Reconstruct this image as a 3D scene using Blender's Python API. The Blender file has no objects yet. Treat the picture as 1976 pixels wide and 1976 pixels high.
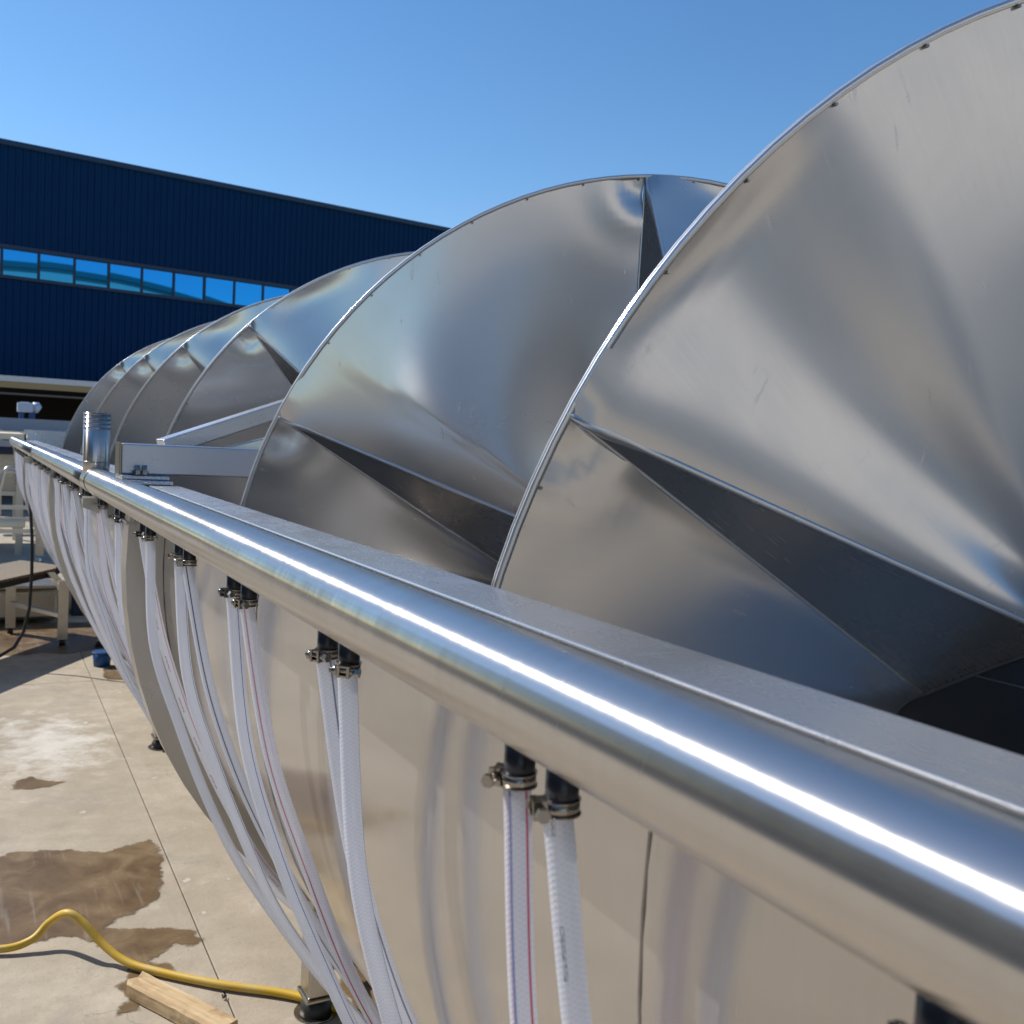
import bpy, bmesh, math, random
from mathutils import Vector, Matrix
random.seed(7)
R_ = math.radians
D = bpy.data
scene = bpy.context.scene
COL = scene.collection

# ------------------------------------------------------------------ camera
HC = 1.70                                   # eye height above the yard
cam_d = D.cameras.new('camera')
cam_d.sensor_width = 36.0
cam_d.lens = 1938.2 / 1976 * 36.0
cam_d.clip_start, cam_d.clip_end = 0.02, 500
cam_d.dof.use_dof = True
cam_d.dof.focus_distance = 1.7
cam_d.dof.aperture_fstop = 11.0
cam = D.objects.new('camera', cam_d); COL.objects.link(cam)
cx_ax = Vector((0.87875698, -0.47444775, 0.05182191))      # camera right
cd_ax = Vector((0.01484870, -0.08134937, -0.99657503))     # camera down
cf_ax = Vector((0.47703846, 0.87651675, -0.06444139))      # camera forward
cam.matrix_world = Matrix(((cx_ax.x, -cd_ax.x, -cf_ax.x, 0), (cx_ax.y, -cd_ax.y, -cf_ax.y, 0),
                           (cx_ax.z, -cd_ax.z, -cf_ax.z, HC), (0, 0, 0, 1)))
scene.camera = cam

# ------------------------------------------------------------------ sky, sun, exposure
SUN = Vector((-0.36, 0.40, 0.50)).normalized()
sun_el = math.asin(SUN.z)
sun_az = math.atan2(SUN.x, SUN.y)           # clockwise from +Y
w = D.worlds.new('World'); scene.world = w; w.use_nodes = True
nt = w.node_tree
sky = nt.nodes.new('ShaderNodeTexSky'); sky.sky_type = 'NISHITA'
sky.sun_disc = False
sky.sun_elevation = sun_el
sky.sun_rotation = sun_az
sky.altitude = 100; sky.air_density = 1.0; sky.dust_density = 0.15; sky.ozone_density = 3.0
bg = nt.nodes['Background']; bg.inputs['Strength'].default_value = 0.13
hsv = nt.nodes.new('ShaderNodeHueSaturation'); hsv.inputs['Saturation'].default_value = 1.2
nt.links.new(sky.outputs[0], hsv.inputs['Color']); nt.links.new(hsv.outputs[0], bg.inputs['Color'])
sl = D.lights.new('sun', 'SUN'); sl.energy = 4.6; sl.angle = R_(0.53); sl.color = (1.0, 0.95, 0.87)
so = D.objects.new('sun', sl); COL.objects.link(so)
so.rotation_euler = SUN.to_track_quat('Z', 'Y').to_euler()
vs = scene.view_settings
vs.view_transform = 'Standard'; vs.look = 'None'; vs.gamma = 1.0; vs.exposure = 0.2; vs.use_curve_mapping = False
scene.render.engine = 'CYCLES'

# ------------------------------------------------------------------ helpers
def tag(o, label=None, cat=None, group=None, kind=None):
    if label: o['label'] = label
    if cat: o['category'] = cat
    if group: o['group'] = group
    if kind: o['kind'] = kind
    return o

def thing(name, label, cat, loc=(0, 0, 0), rz=0, group=None):
    o = D.objects.new(name, None); COL.objects.link(o)
    o.empty_display_size = 0.2
    o.location = loc; o.rotation_euler = (0, 0, rz)
    return tag(o, label, cat, group)

def link(name, me, parent=None):
    o = D.objects.new(name, me); COL.objects.link(o)
    if parent: o.parent = parent
    return o

class MB:
    """collects vertices, faces and uvs into one mesh"""
    def __init__(s): s.v = []; s.f = []; s.uv = []; s.sm = []
    def add(s, vs_, fs, uvs=None, smooth=False):
        b = len(s.v); s.v += [tuple(x) for x in vs_]
        for i, f_ in enumerate(fs):
            s.f.append([b + k for k in f_])
            s.uv.append(uvs[i] if uvs else [(0, 0)] * len(f_)); s.sm.append(smooth)
        return s
    def box(s, x0, x1, y0, y1, z0, z1, M=None):
        v = [(x0, y0, z0), (x1, y0, z0), (x1, y1, z0), (x0, y1, z0), (x0, y0, z1), (x1, y0, z1), (x1, y1, z1), (x0, y1, z1)]
        if M: v = [M @ Vector(p) for p in v]
        return s.add(v, [(0, 3, 2, 1), (4, 5, 6, 7), (0, 1, 5, 4), (1, 2, 6, 5), (2, 3, 7, 6), (3, 0, 4, 7)])
    def bar(s, a, b, w_, h_, up=(0, 0, 1)):
        a = Vector(a); b = Vector(b); d = (b - a); L = d.length; d.normalize()
        u = Vector(up); x = d.cross(u)
        if x.length < 1e-4: x = d.cross(Vector((1, 0, 0)))
        x.normalize(); z = x.cross(d)
        M = Matrix((x, d, z)).transposed().to_4x4(); M.translation = a
        return s.box(-w_ / 2, w_ / 2, 0, L, -h_ / 2, h_ / 2, M)
    def tube(s, pts, r, n=12, caps=True, smooth=True, vscale=1.0, twist=0.0, radii=None):
        pts = [Vector(p) for p in pts]; N = len(pts)
        T = []
        for i in range(N):
            t = pts[min(i + 1, N - 1)] - pts[max(i - 1, 0)]
            T.append(t.normalized())
        nrm = Vector((1, 0, 0)) if abs(T[0].x) < 0.8 else Vector((0, 1, 0))
        nrm = (nrm - T[0] * nrm.dot(T[0])).normalized()
        b = len(s.v); L = 0; Ls = []
        for i in range(N):
            if i: L += (pts[i] - pts[i - 1]).length
            Ls.append(L * vscale)
            nrm = (nrm - T[i] * nrm.dot(T[i])).normalized(); bi = T[i].cross(nrm)
            rr = radii[i] if radii else r
            for k in range(n):
                a = 2 * math.pi * k / n + twist
                s.v.append(tuple(pts[i] + nrm * (rr * math.cos(a)) + bi * (rr * math.sin(a))))
        for i in range(N - 1):
            for k in range(n):
                k2 = (k + 1) % n
                s.f.append([b + i * n + k, b + i * n + k2, b + (i + 1) * n + k2, b + (i + 1) * n + k])
                u0, u1 = k / n, (k + 1) / n
                s.uv.append([(u0, Ls[i]), (u1, Ls[i]), (u1, Ls[i + 1]), (u0, Ls[i + 1])]); s.sm.append(smooth)
        if caps:
            for base, rev in ((b, True), (b + (N - 1) * n, False)):
                idx = [base + k for k in range(n)]
                if rev: idx.reverse()
                s.f.append(idx); s.uv.append([(0, 0)] * n); s.sm.append(False)
        return s
    def cyl(s, a, b, r, n=12, smooth=True): return s.tube([a, b], r, n, True, smooth)
    def mesh(s, name):
        me = D.meshes.new(name); me.from_pydata(s.v, [], s.f)
        uvl = me.uv_layers.new(name='uv'); i = 0
        for u in s.uv:
            for c in u: uvl.data[i].uv = c; i += 1
        me.polygons.foreach_set('use_smooth', s.sm)
        me.update(); return me
    def build(s, name, mat, parent=None):
        me = s.mesh(name); me.materials.append(mat)
        return link(name, me, parent)

def bevel(o, w_=0.003, seg=2):
    m = o.modifiers.new('bevel', 'BEVEL'); m.width = w_; m.segments = seg; m.limit_method = 'ANGLE'; m.angle_limit = R_(40)
    m.harden_normals = False
    return o

# ------------------------------------------------------------------ materials
def mat(name, base=(.5, .5, .5), rough=.5, metal=0.0, spec=.5):
    m = D.materials.new(name); m.use_nodes = True
    p = m.node_tree.nodes['Principled BSDF']
    p.inputs['Base Color'].default_value = (*base, 1); p.inputs['Roughness'].default_value = rough
    p.inputs['Metallic'].default_value = metal; p.inputs['Specular IOR Level'].default_value = spec
    return m
def N(m, t): return m.node_tree.nodes.new(t)
def Lk(m, a, b): m.node_tree.links.new(a, b)
def P(m): return m.node_tree.nodes['Principled BSDF']
def coords(m, kind='Object', scale=(1, 1, 1), rot=(0, 0, 0)):
    tc = N(m, 'ShaderNodeTexCoord'); mp = N(m, 'ShaderNodeMapping')
    mp.inputs['Scale'].default_value = scale; mp.inputs['Rotation'].default_value = rot
    Lk(m, tc.outputs[kind], mp.inputs['Vector']); return mp.outputs['Vector']
def noise(m, vec, scale, detail=4, rough=.5, dist=0):
    n = N(m, 'ShaderNodeTexNoise'); n.inputs['Scale'].default_value = scale; n.inputs['Detail'].default_value = detail
    n.inputs['Roughness'].default_value = rough; n.inputs['Distortion'].default_value = dist
    Lk(m, vec, n.inputs['Vector']); return n.outputs['Fac']
def ramp(m, fac, stops):
    r = N(m, 'ShaderNodeValToRGB'); e = r.color_ramp.elements
    while len(e) < len(stops): e.new(0.5)
    for i, (p_, c) in enumerate(stops):
        e[i].position = p_; e[i].color = (*c, 1) if len(c) == 3 else c
    Lk(m, fac, r.inputs['Fac']); return r.outputs['Color']
def maprange(m, fac, a, b, c, d):
    n = N(m, 'ShaderNodeMapRange'); n.inputs[1].default_value = a; n.inputs[2].default_value = b
    n.inputs[3].default_value = c; n.inputs[4].default_value = d; Lk(m, fac, n.inputs[0]); return n.outputs[0]
def math_(m, op, a, b=None):
    n = N(m, 'ShaderNodeMath'); n.operation = op
    for i, x in enumerate((a, b)):
        if x is None: continue
        if isinstance(x, (int, float)): n.inputs[i].default_value = x
        else: Lk(m, x, n.inputs[i])
    return n.outputs[0]
def mixc(m, fac, a, b):
    n = N(m, 'ShaderNodeMix'); n.data_type = 'RGBA'
    for idx, x in ((0, fac), (6, a), (7, b)):
        if isinstance(x, (int, float)): n.inputs[idx].default_value = x
        elif isinstance(x, tuple): n.inputs[idx].default_value = (*x, 1)
        else: Lk(m, x, n.inputs[idx])
    return n.outputs[2]
def bump(m, h, strength=.2, dist=.01):
    b = N(m, 'ShaderNodeBump'); b.inputs['Strength'].default_value = strength; b.inputs['Distance'].default_value = dist
    Lk(m, h, b.inputs['Height']); Lk(m, b.outputs['Normal'], P(m).inputs['Normal'])

def steel(name, base=(.56, .55, .53), rough=.24, kind='Object', stretch=(1, 1, 1), fine=60, wave=2.0, wave_d=.004, var=.08, smudge=.06, soft=.14, brc=.18, aniso=0.0, arot=.25, scr=.10, fill=0.0):
    """stainless sheet: fine directional brushing in the roughness, slight oil-canning, faint smudges"""
    m = mat(name, base, rough, 1.0)
    v = coords(m, kind, stretch)
    br = noise(m, v, fine, 3, .6)
    v2 = coords(m, 'Object')
    sm = noise(m, v2, 3.2, 6, .62, .6)
    r1 = maprange(m, br, .3, .7, rough - var * .5, rough + var * .5)
    r2 = maprange(m, sm, .35, .7, -.02, smudge)
    tcs = N(m, 'ShaderNodeTexCoord'); mps = N(m, 'ShaderNodeMapping'); mps.inputs['Rotation'].default_value = (.5, .7, .9); mps.inputs['Scale'].default_value = (9, 240, 9)
    Lk(m, tcs.outputs['Object'], mps.inputs['Vector'])
    sn = noise(m, mps.outputs['Vector'], 1.3, 2, .5)
    r3 = maprange(m, sn, .68, .74, 0, scr)
    Lk(m, math_(m, 'ADD', math_(m, 'ADD', r1, r2), r3), P(m).inputs['Roughness'])
    if aniso:
        P(m).inputs['Anisotropic'].default_value = aniso; P(m).inputs['Anisotropic Rotation'].default_value = arot
        tg = N(m, 'ShaderNodeTangent'); tg.direction_type = 'UV_MAP'; tg.uv_map = 'uv'; Lk(m, tg.outputs[0], P(m).inputs['Tangent'])
    c = mixc(m, maprange(m, sm, .35, .75, 0, .35), base, tuple(x * .86 for x in base))
    c = mixc(m, maprange(m, br, .35, .65, 0, brc), c, tuple(x * .9 for x in base))
    Lk(m, c, P(m).inputs['Base Color'])
    bump(m, noise(m, v2, wave, 1, .4), .5, wave_d)
    if soft:                                  # second, broad lobe of the satin finish
        p = P(m); g = N(m, 'ShaderNodeBsdfAnisotropic'); g.inputs['Roughness'].default_value = .62
        Lk(m, c, g.inputs['Color'])
        mx = N(m, 'ShaderNodeMixShader'); mx.inputs[0].default_value = soft
        Lk(m, p.outputs[0], mx.inputs[1]); Lk(m, g.outputs[0], mx.inputs[2])
        last = mx.outputs[0]
        if fill:                                  # diffuse lobe added as fill, lifts the steel and lowers its contrast
            df = N(m, 'ShaderNodeBsdfDiffuse'); df.inputs['Color'].default_value = (.78, .75, .71, 1)
            m2 = N(m, 'ShaderNodeMixShader'); Lk(m, maprange(m, sm, .3, .7, fill * .8, fill * 1.2), m2.inputs[0])
            Lk(m, last, m2.inputs[1]); Lk(m, df.outputs[0], m2.inputs[2]); last = m2.outputs[0]
        Lk(m, last, m.node_tree.nodes['Material Output'].inputs[0])
    return m

M = {}
M['flight'] = steel('brushed_sheet_steel', (.66, .65, .64), .20, 'UV', (40, 1.2, 1), 6, 1.6, .004, .03, .03, .14, .08, 0, .25, .08, .10)
M['fold'] = steel('folded_sheet_steel', (.36, .335, .31), .26, 'UV', (12, 1, 1), 3, .8, .001, .015, .03, .12, .06, 0, .25, .06, .10)  # same sheet as the flights; its dark reflections are put into the base colour
M['rim'] = steel('rim_steel', (.74, .74, .74), .22, 'Object', (1, 1, 1), 20, 1, .0, .05, .03, .3, .08, 0, .25, .05, .12)
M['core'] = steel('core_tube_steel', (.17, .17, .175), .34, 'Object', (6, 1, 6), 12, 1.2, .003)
M['pipe'] = steel('pipe_steel', (.58, .555, .525), .205, 'Object', (1, 12, 1), 6, 3, .0003, .05, .07, .05, .15, .94, .25, .05, .025)
M['trough'] = steel('trough_steel', (.58, .55, .515), .13, 'Object', (1, 14, 1), 14, 1.9, .022, .06, .08, .06, .25, 0, .25, .10, .05)
M['flange'] = steel('flange_steel', (.60, .61, .63), .24, 'Object', (3, 1, 3), 18, 2, .003, .10, .10, .28)
M['leg'] = steel('leg_steel', (.46, .44, .41), .30, 'Object', (8, 8, 1), 20, 2, .002)
M['beam'] = steel('beam_steel', (.62, .63, .66), .30, 'Object', (1, 8, 8), 20, 2, .002)
M['bolt'] = mat('bolt_steel', (.36, .335, .30), .24, 1.0)
M['weld'] = mat('weld_steel', (.38, .36, .34), .38, 1.0)
M['rubber'] = mat('black_rubber', (.015, .015, .017), .55)
M['cable'] = mat('black_cable', (.012, .012, .013), .5)

# braided clear hose: colour, fine braid relief and a printed line by uv
def hose_mat(name, stripes=(), dash=None):
    m = mat(name, (.62, .66, .76), .22, 0, .6)
    p = P(m)
    tc = N(m, 'ShaderNodeTexCoord'); sp = N(m, 'ShaderNodeSeparateXYZ'); Lk(m, tc.outputs['UV'], sp.inputs[0])
    u, v = sp.outputs[0], sp.outputs[1]
    def w_(a, b):
        s_ = math_(m, 'ADD', math_(m, 'MULTIPLY', u, a), math_(m, 'MULTIPLY', v, b))
        return math_(m, 'SINE', math_(m, 'MULTIPLY', s_, 2 * math.pi))
    braid = math_(m, 'MAXIMUM', w_(9, 210), w_(-9, 210))
    col = mixc(m, maprange(m, braid, .55, 1, 0, .8), (.76, .79, .88), (.90, .92, .97))
    for (pos, wd, c) in stripes:
        d = math_(m, 'ABSOLUTE', math_(m, 'SUBTRACT', u, pos))
        k = maprange(m, d, wd * .7, wd, 1, 0)
        col = mixc(m, k, col, c)
    if dash:
        pos, wd, c = dash
        d = math_(m, 'ABSOLUTE', math_(m, 'SUBTRACT', u, pos))
        k = maprange(m, d, wd * .8, wd, 1, 0)
        n1 = N(m, 'ShaderNodeTexNoise'); n1.inputs['Scale'].default_value = 170; n1.inputs['Detail'].default_value = 2
        Lk(m, tc.outputs['UV'], n1.inputs['Vector'])
        g = math_(m, 'GREATER_THAN', math_(m, 'SINE', math_(m, 'MULTIPLY', v, 60)), .35)
        k = math_(m, 'MULTIPLY', k, math_(m, 'MULTIPLY', g, math_(m, 'GREATER_THAN', n1.outputs['Fac'], .5)))
        col = mixc(m, k, col, c)
    Lk(m, col, p.inputs['Base Color'])
    bump(m, braid, .25, .001)
    tr = N(m, 'ShaderNodeBsdfTranslucent'); Lk(m, col, tr.inputs['Color'])
    mx = N(m, 'ShaderNodeMixShader'); mx.inputs[0].default_value = .42
    out = m.node_tree.nodes['Material Output']
    Lk(m, p.outputs[0], mx.inputs[1]); Lk(m, tr.outputs[0], mx.inputs[2]); tp_ = N(m, 'ShaderNodeBsdfTransparent'); lw = N(m, 'ShaderNodeLayerWeight'); lw.inputs['Blend'].default_value = .35
    m3 = N(m, 'ShaderNodeMixShader'); Lk(m, maprange(m, lw.outputs['Facing'], 0, .8, .30, .02), m3.inputs[0])
    Lk(m, mx.outputs[0], m3.inputs[1]); Lk(m, tp_.outputs[0], m3.inputs[2]); Lk(m, m3.outputs[0], out.inputs[0])
    return m
RED, BLUE, NAVY, PINK, INK = (.55, .02, .10), (.02, .10, .42), (.03, .04, .14), (.70, .25, .30), (.03, .03, .06)
M['hose_rb'] = hose_mat('clear_hose_red_and_blue_line', [(.50, .022, RED), (.70, .022, BLUE), (.98, .022, RED)])
M['hose_print'] = hose_mat('clear_hose_dark_print', [], (.62, .03, NAVY))
M['hose_navy'] = hose_mat('clear_hose_navy_line', [(.45, .02, NAVY), (.85, .02, NAVY)])
M['hose_red'] = hose_mat('clear_hose_red_line', [(.55, .022, RED), (.05, .02, PINK)])
M['hose_pink'] = hose_mat('clear_hose_pink_print', [(.52, .018, PINK)], (.68, .03, (.35, .02, .10)))
M['hose_plain'] = hose_mat('clear_hose_plain', [(.30, .012, BLUE)])
M['hose_end'] = mat('hose_over_nipple', (.022, .024, .034), .28)

# ------------------------------------------------------------------ ground
def concrete():
    m = mat('yard_concrete', (.36, .32, .26), .82, 0, .3)
    g = N(m, 'ShaderNodeNewGeometry'); v = g.outputs['Position']
    a = noise(m, v, .9, 6, .6, .3); b = noise(m, v, 7, 8, .65); c = noise(m, v, 60, 3, .6); d = noise(m, v, 3.0, 3, .5, 1.0)
    col = ramp(m, a, [(.28, (.325, .275, .205)), (.50, (.425, .365, .285)), (.72, (.505, .445, .355))])
    col = mixc(m, maprange(m, b, .42, .72, 0, .75), col, (.31, .265, .20))
    col = mixc(m, maprange(m, b, .28, .40, .45, 0), col, (.55, .51, .44))
    col = mixc(m, maprange(m, c, .60, .74, 0, .5), col, (.20, .18, .15))
    fl = noise(m, v, 14, 2, .4)
    col = mixc(m, maprange(m, fl, .73, .76, 0, .6), col, (.62, .59, .54))          # pale spatters
    gs = noise(m, v, 1.7, 5, .65, 1.5)
    col = mixc(m, maprange(m, gs, .54, .70, 0, .5), col, (.27, .25, .215))
    gt = noise(m, v, 170, 2, .6)
    col = mixc(m, maprange(m, gt, .60, .75, 0, .55), col, (.16, .135, .10))
    vc = N(m, 'ShaderNodeTexVoronoi'); vc.feature = 'DISTANCE_TO_EDGE'; vc.inputs['Scale'].default_value = .55
    wp_ = N(m, 'ShaderNodeVectorMath'); wp_.operation = 'ADD'; nv = N(m, 'ShaderNodeTexNoise'); nv.inputs['Scale'].default_value = 3; nv.inputs['Detail'].default_value = 5
    Lk(m, v, nv.inputs['Vector']); Lk(m, v, wp_.inputs[0]); Lk(m, nv.outputs['Color'], wp_.inputs[1]); Lk(m, wp_.outputs[0], vc.inputs['Vector'])
    col = mixc(m, math_(m, 'MULTIPLY', maprange(m, vc.outputs['Distance'], .0, .0035, .55, 0), maprange(m, a, .45, .6, 0, 1)), col, (.12, .10, .08))
    # white cement splash near the left edge
    mp = N(m, 'ShaderNodeMapping'); mp.inputs['Location'].default_value = (-.42, -5.75, 0); mp.vector_type = 'POINT'
    Lk(m, v, mp.inputs['Vector'])
    sc = N(m, 'ShaderNodeVectorMath'); sc.operation = 'MULTIPLY'; sc.inputs[1].default_value = (3.2, 1.5, 0)
    Lk(m, mp.outputs[0], sc.inputs[0])
    ln = N(m, 'ShaderNodeVectorMath'); ln.operation = 'LENGTH'; Lk(m, sc.outputs[0], ln.inputs[0])
    s_ = math_(m, 'ADD', ln.outputs['Value'], math_(m, 'MULTIPLY', math_(m, 'SUBTRACT', b, .5), 3.0))
    col = mixc(m, maprange(m, s_, .1, .95, .62, 0), col, (.70, .68, .64))
    Lk(m, col, P(m).inputs['Base Color'])
    bump(m, math_(m, 'ADD', math_(m, 'MULTIPLY', b, .4), c), .35, .004)
    return m
M['concrete'] = concrete()
def wet():
    m = mat('wet_concrete', (.13, .09, .05), .45, 0, .5)
    g = N(m, 'ShaderNodeNewGeometry'); v = g.outputs['Position']
    a = noise(m, v, 5, 7, .65, .6); b = noise(m, v, 60, 4, .6); e = noise(m, v, 26, 6, .7)
    col = ramp(m, a, [(.3, (.105, .062, .028)), (.52, (.170, .108, .052)), (.75, (.27, .19, .10))])
    col = mixc(m, maprange(m, b, .58, .75, 0, .5), col, (.085, .055, .03))
    st = N(m, 'ShaderNodeMapping'); st.inputs['Rotation'].default_value = (0, 0, .35); st.inputs['Scale'].default_value = (17, 1.1, 1)
    Lk(m, v, st.inputs['Vector']); sk = noise(m, st.outputs['Vector'], 1.2, 3, .6)
    col = mixc(m, maprange(m, sk, .58, .68, 0, .5), col, (.30, .25, .20))          # drag marks dried into the wet patch
    Lk(m, col, P(m).inputs['Base Color']); bump(m, b, .3, .003)
    Lk(m, maprange(m, a, .3, .7, .25, .6), P(m).inputs['Roughness'])
    at_ = N(m, 'ShaderNodeAttribute'); at_.attribute_name = 'depth'
    d = math_(m, 'ADD', at_.outputs['Fac'], math_(m, 'MULTIPLY', math_(m, 'SUBTRACT', e, .5), .06))
    al = maprange(m, d, -.006, .008, 0, .92)
    Lk(m, al, P(m).inputs['Alpha'])
    return m
M['wet'] = wet()
M['dirt'] = mat('joint_dirt', (.045, .038, .03), .95)

gr = MB().add([(-150, -150, -.05), (150, -150, -.05), (150, 150, -.05), (-150, 150, -.05)], [(0, 1, 2, 3)]).build('ground', M['dirt'])
tag(gr, kind='structure')
yard = D.objects.new('yard_pavement', None); COL.objects.link(yard); tag(yard, kind='structure')
yard.rotation_euler = (0, 0, R_(-.6)); yard.location = (.755, 7.11, 0)
slab_me = MB().box(-2.498, 2.498, -2.498, 2.498, -.06, 0).mesh('concrete_slab'); slab_me.materials.append(M['concrete'])
for i in range(-3, 4):
    for j in range(-7, 7):
        o = link('concrete_slab', slab_me, yard); o.location = (2.5 + 5 * i, 2.5 + 5 * j, random.uniform(-.0003, .0003))
        bevel(o, .002, 1)

def frac_outline(pts, it=4, amp=.16):
    pts = [Vector((x, y, 0)) for x, y in pts]
    for k in range(it):
        q = []
        for i in range(len(pts)):
            a, b = pts[i], pts[(i + 1) % len(pts)]; d = b - a
            q += [a, (a + b) / 2 + Vector((-d.y, d.x, 0)) * random.uniform(-amp, amp)]
        pts = q
    return pts
def puddle(pts, z=.0015, it=3, amp=.12, step=.012):
    """a wet patch: a fine sheet whose 'depth' value fades out at an uneven edge"""
    q = [(p.x, p.y) for p in frac_outline(pts, it, amp)]
    xs_, ys_ = [p[0] for p in q], [p[1] for p in q]; mg = .05
    x0, x1, y0, y1 = max(min(xs_) - mg, -.35), max(xs_) + mg, min(ys_) - mg, max(ys_) + mg
    nx_, ny_ = int((x1 - x0) / step) + 1, int((y1 - y0) / step) + 1
    E_ = [(q[i], q[(i + 1) % len(q)]) for i in range(len(q))]
    def sd(x, y):
        best = 1e9; ins = False
        for (ax, ay), (bx_, by) in E_:
            ex, ey = bx_ - ax, by - ay; l2 = ex * ex + ey * ey + 1e-12
            t = ((x - ax) * ex + (y - ay) * ey) / l2; t = 0 if t < 0 else (1 if t > 1 else t)
            dx, dy = x - ax - ex * t, y - ay - ey * t; d = dx * dx + dy * dy
            if d < best: best = d
            if (ay > y) != (by > y) and x < ax + (y - ay) * ex / (ey if ey else 1e-9): ins = not ins
        d = math.sqrt(best); return d if ins else -d
    val = [max(-.05, min(.05, sd(x0 + i * step, y0 + j * step))) for j in range(ny_ + 1) for i in range(nx_ + 1)]
    idx = {}; v_ = []; vv = []; f_ = []
    def vid(i, j):
        k = j * (nx_ + 1) + i
        if k not in idx: idx[k] = len(v_); v_.append((x0 + i * step, y0 + j * step, z)); vv.append(val[k])
        return idx[k]
    for j in range(ny_):
        for i in range(nx_):
            if max(val[j * (nx_ + 1) + i], val[j * (nx_ + 1) + i + 1], val[(j + 1) * (nx_ + 1) + i], val[(j + 1) * (nx_ + 1) + i + 1]) > -.04:
                f_.append((vid(i, j), vid(i + 1, j), vid(i + 1, j + 1), vid(i, j + 1)))
    me = D.meshes.new('puddle'); me.from_pydata(v_, [], f_)
    at_ = me.attributes.new('depth', 'FLOAT', 'POINT'); at_.data.foreach_set('value', vv)
    me.materials.append(M['wet'])
    return tag(link('puddle', me), kind='structure')
# outlines on the ground (metres, camera foot at 0,0)
# PUDDLES
puddle([(-.3, 4.2), (.089, 4.266), (.18, 4.308), (.287, 4.289), (.387, 4.262), (.499, 4.184), (.592, 4.217), (.681, 4.254), (.712, 4.159), (.71, 4.046), (.67, 3.849), (.63, 3.691), (.549, 3.615), (.475, 3.585), (.427, 3.529), (.479, 3.508), (.57, 3.467), (.699, 3.401), (.717, 3.329), (.68, 3.298), (.631, 3.333), (.592, 3.304), (.523, 3.244), (.584, 3.211), (.598, 3.142), (.522, 3.146), (.479, 3.111), (.497, 3.025), (.46, 2.979), (.404, 2.973), (.419, 3.022), (.446, 3.047), (.42, 3.136), (.464, 3.184), (.455, 3.316), (.418, 3.391), (.368, 3.474), (.274, 3.528), (.19, 3.516), (.116, 3.532), (-.2, 3.55)])
puddle([(.852, 7.411), (.922, 7.531), (1.025, 7.433), (1.2, 7.2), (.95, 7.074), (.848, 7.129)])
puddle([(.193, 5.062), (.229, 5.19), (.286, 5.229), (.338, 5.151), (.437, 5.1), (.359, 5.048), (.286, 5.037)])
puddle([(1.095, 3.048), (1.16, 3.098), (1.198, 3.036), (1.214, 2.939), (1.198, 2.805), (1.17, 2.699), (1.112, 2.693), (1.036, 2.744), (1.039, 2.873)])
puddle([(-.1, 9.7), (.228, 9.687), (.395, 9.525), (.584, 9.319), (.769, 9.28), (1.1, 9.283), (1.1, 8.682), (.92, 8.142), (.681, 8.011), (.511, 8.085), (.394, 8.023), (.1, 8.126)], step=.03)

# ------------------------------------------------------------------ blue factory building
UB = Vector((.992, .1255, 0)).normalized(); NB = Vector((UB.y, -UB.x, 0))
rzB = math.atan2(UB.y, UB.x)
def clad_mat():
    m = mat('blue_cladding', (.002, .034, .10), .55, 0, .12)
    v = coords(m, 'Object'); n1 = noise(m, v, .8, 4)
    Lk(m, mixc(m, maprange(m, n1, .3, .7, 0, .5), (.0008, .030, .088), (.0015, .040, .108)), P(m).inputs['Base Color'])
    return m
M['clad'] = clad_mat()
M['clad_trim'] = mat('blue_flashing', (.003, .022, .06), .4)
M['mullion'] = mat('dark_mullion', (.004, .012, .03), .4)
M['pane'] = mat('blue_mirror_glass', (.025, .25, .54), .015, 1.0)
M['roofsheet'] = mat('grey_roof', (.25, .26, .28), .6)
bld = thing('factory_building', 'long dark blue metal clad hall with a strip of blue mirrored windows', 'building', (.6, 30, 0), rzB)
def clad_sheet(z0, z1, wd=.895):
    """trapezoid ribs every 0.18 m, facing -Y"""
    b = MB(); n = 5; prof = [(-.0052, -.0072)] + [(-.0027 - .0025 * math.cos(math.pi * k / 6), .0025 * math.sin(math.pi * k / 6) - .0008) for k in range(7)] + [(0, -.0018)] + [(.0027 - .0025 * math.cos(math.pi * k / 6), .0025 * math.sin(math.pi * k / 6) - .0008) for k in range(7)] + [(.0052, -.0072), (.0036, -.0078), (.0036, -.004), (-.0036, -.004), (-.0036, -.0078)]
    for k in range(n):
        x = k * wd / n; d = wd / n
        prof += [(x, 0), (x + d * .55, 0), (x + d * .66, -.035), (x + d * .89, -.035)]
    prof.append((wd, 0))
    for i in range(len(prof) - 1):
        (xa, ya), (xb, yb) = prof[i], prof[i + 1]
        b.add([(xa, ya, z0), (xb, yb, z0), (xb, yb, z1), (xa, ya, z1)], [(0, 1, 2, 3)])
    return b
up_me = clad_sheet(6.32, 8.86).mesh('cladding_sheet'); up_me.materials.append(M['clad'])
lo_me = clad_sheet(.3, 5.44).mesh('cladding_sheet'); lo_me.materials.append(M['clad'])
X0, NW = -6 * .895 + .11, 34
for i in range(NW):
    for me in (up_me, lo_me):
        o = link('cladding_sheet', me, bld); o.location = (X0 + i * .895, 0, 0)
XL, XR = X0, X0 + NW * .895
MB().box(XL - .05, XR + .05, -.09, .3, 8.862, 9.0).build('parapet_flashing', M['clad_trim'], bld)
MB().box(XL, XR, -.06, .1, 6.22, 6.318).build('window_head', M['clad_trim'], bld)
MB().box(XL, XR, -.07, .1, 5.442, 5.51).build('window_sill', M['clad_trim'], bld)
MB().box(XL, XR, .12, 18, 0, 8.8).build('hall_body', M['clad_trim'], bld)
MB().box(XL, XR, -.02, .1, 0, .298).build('plinth', M['roofsheet'], bld)
wf = MB()
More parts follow.
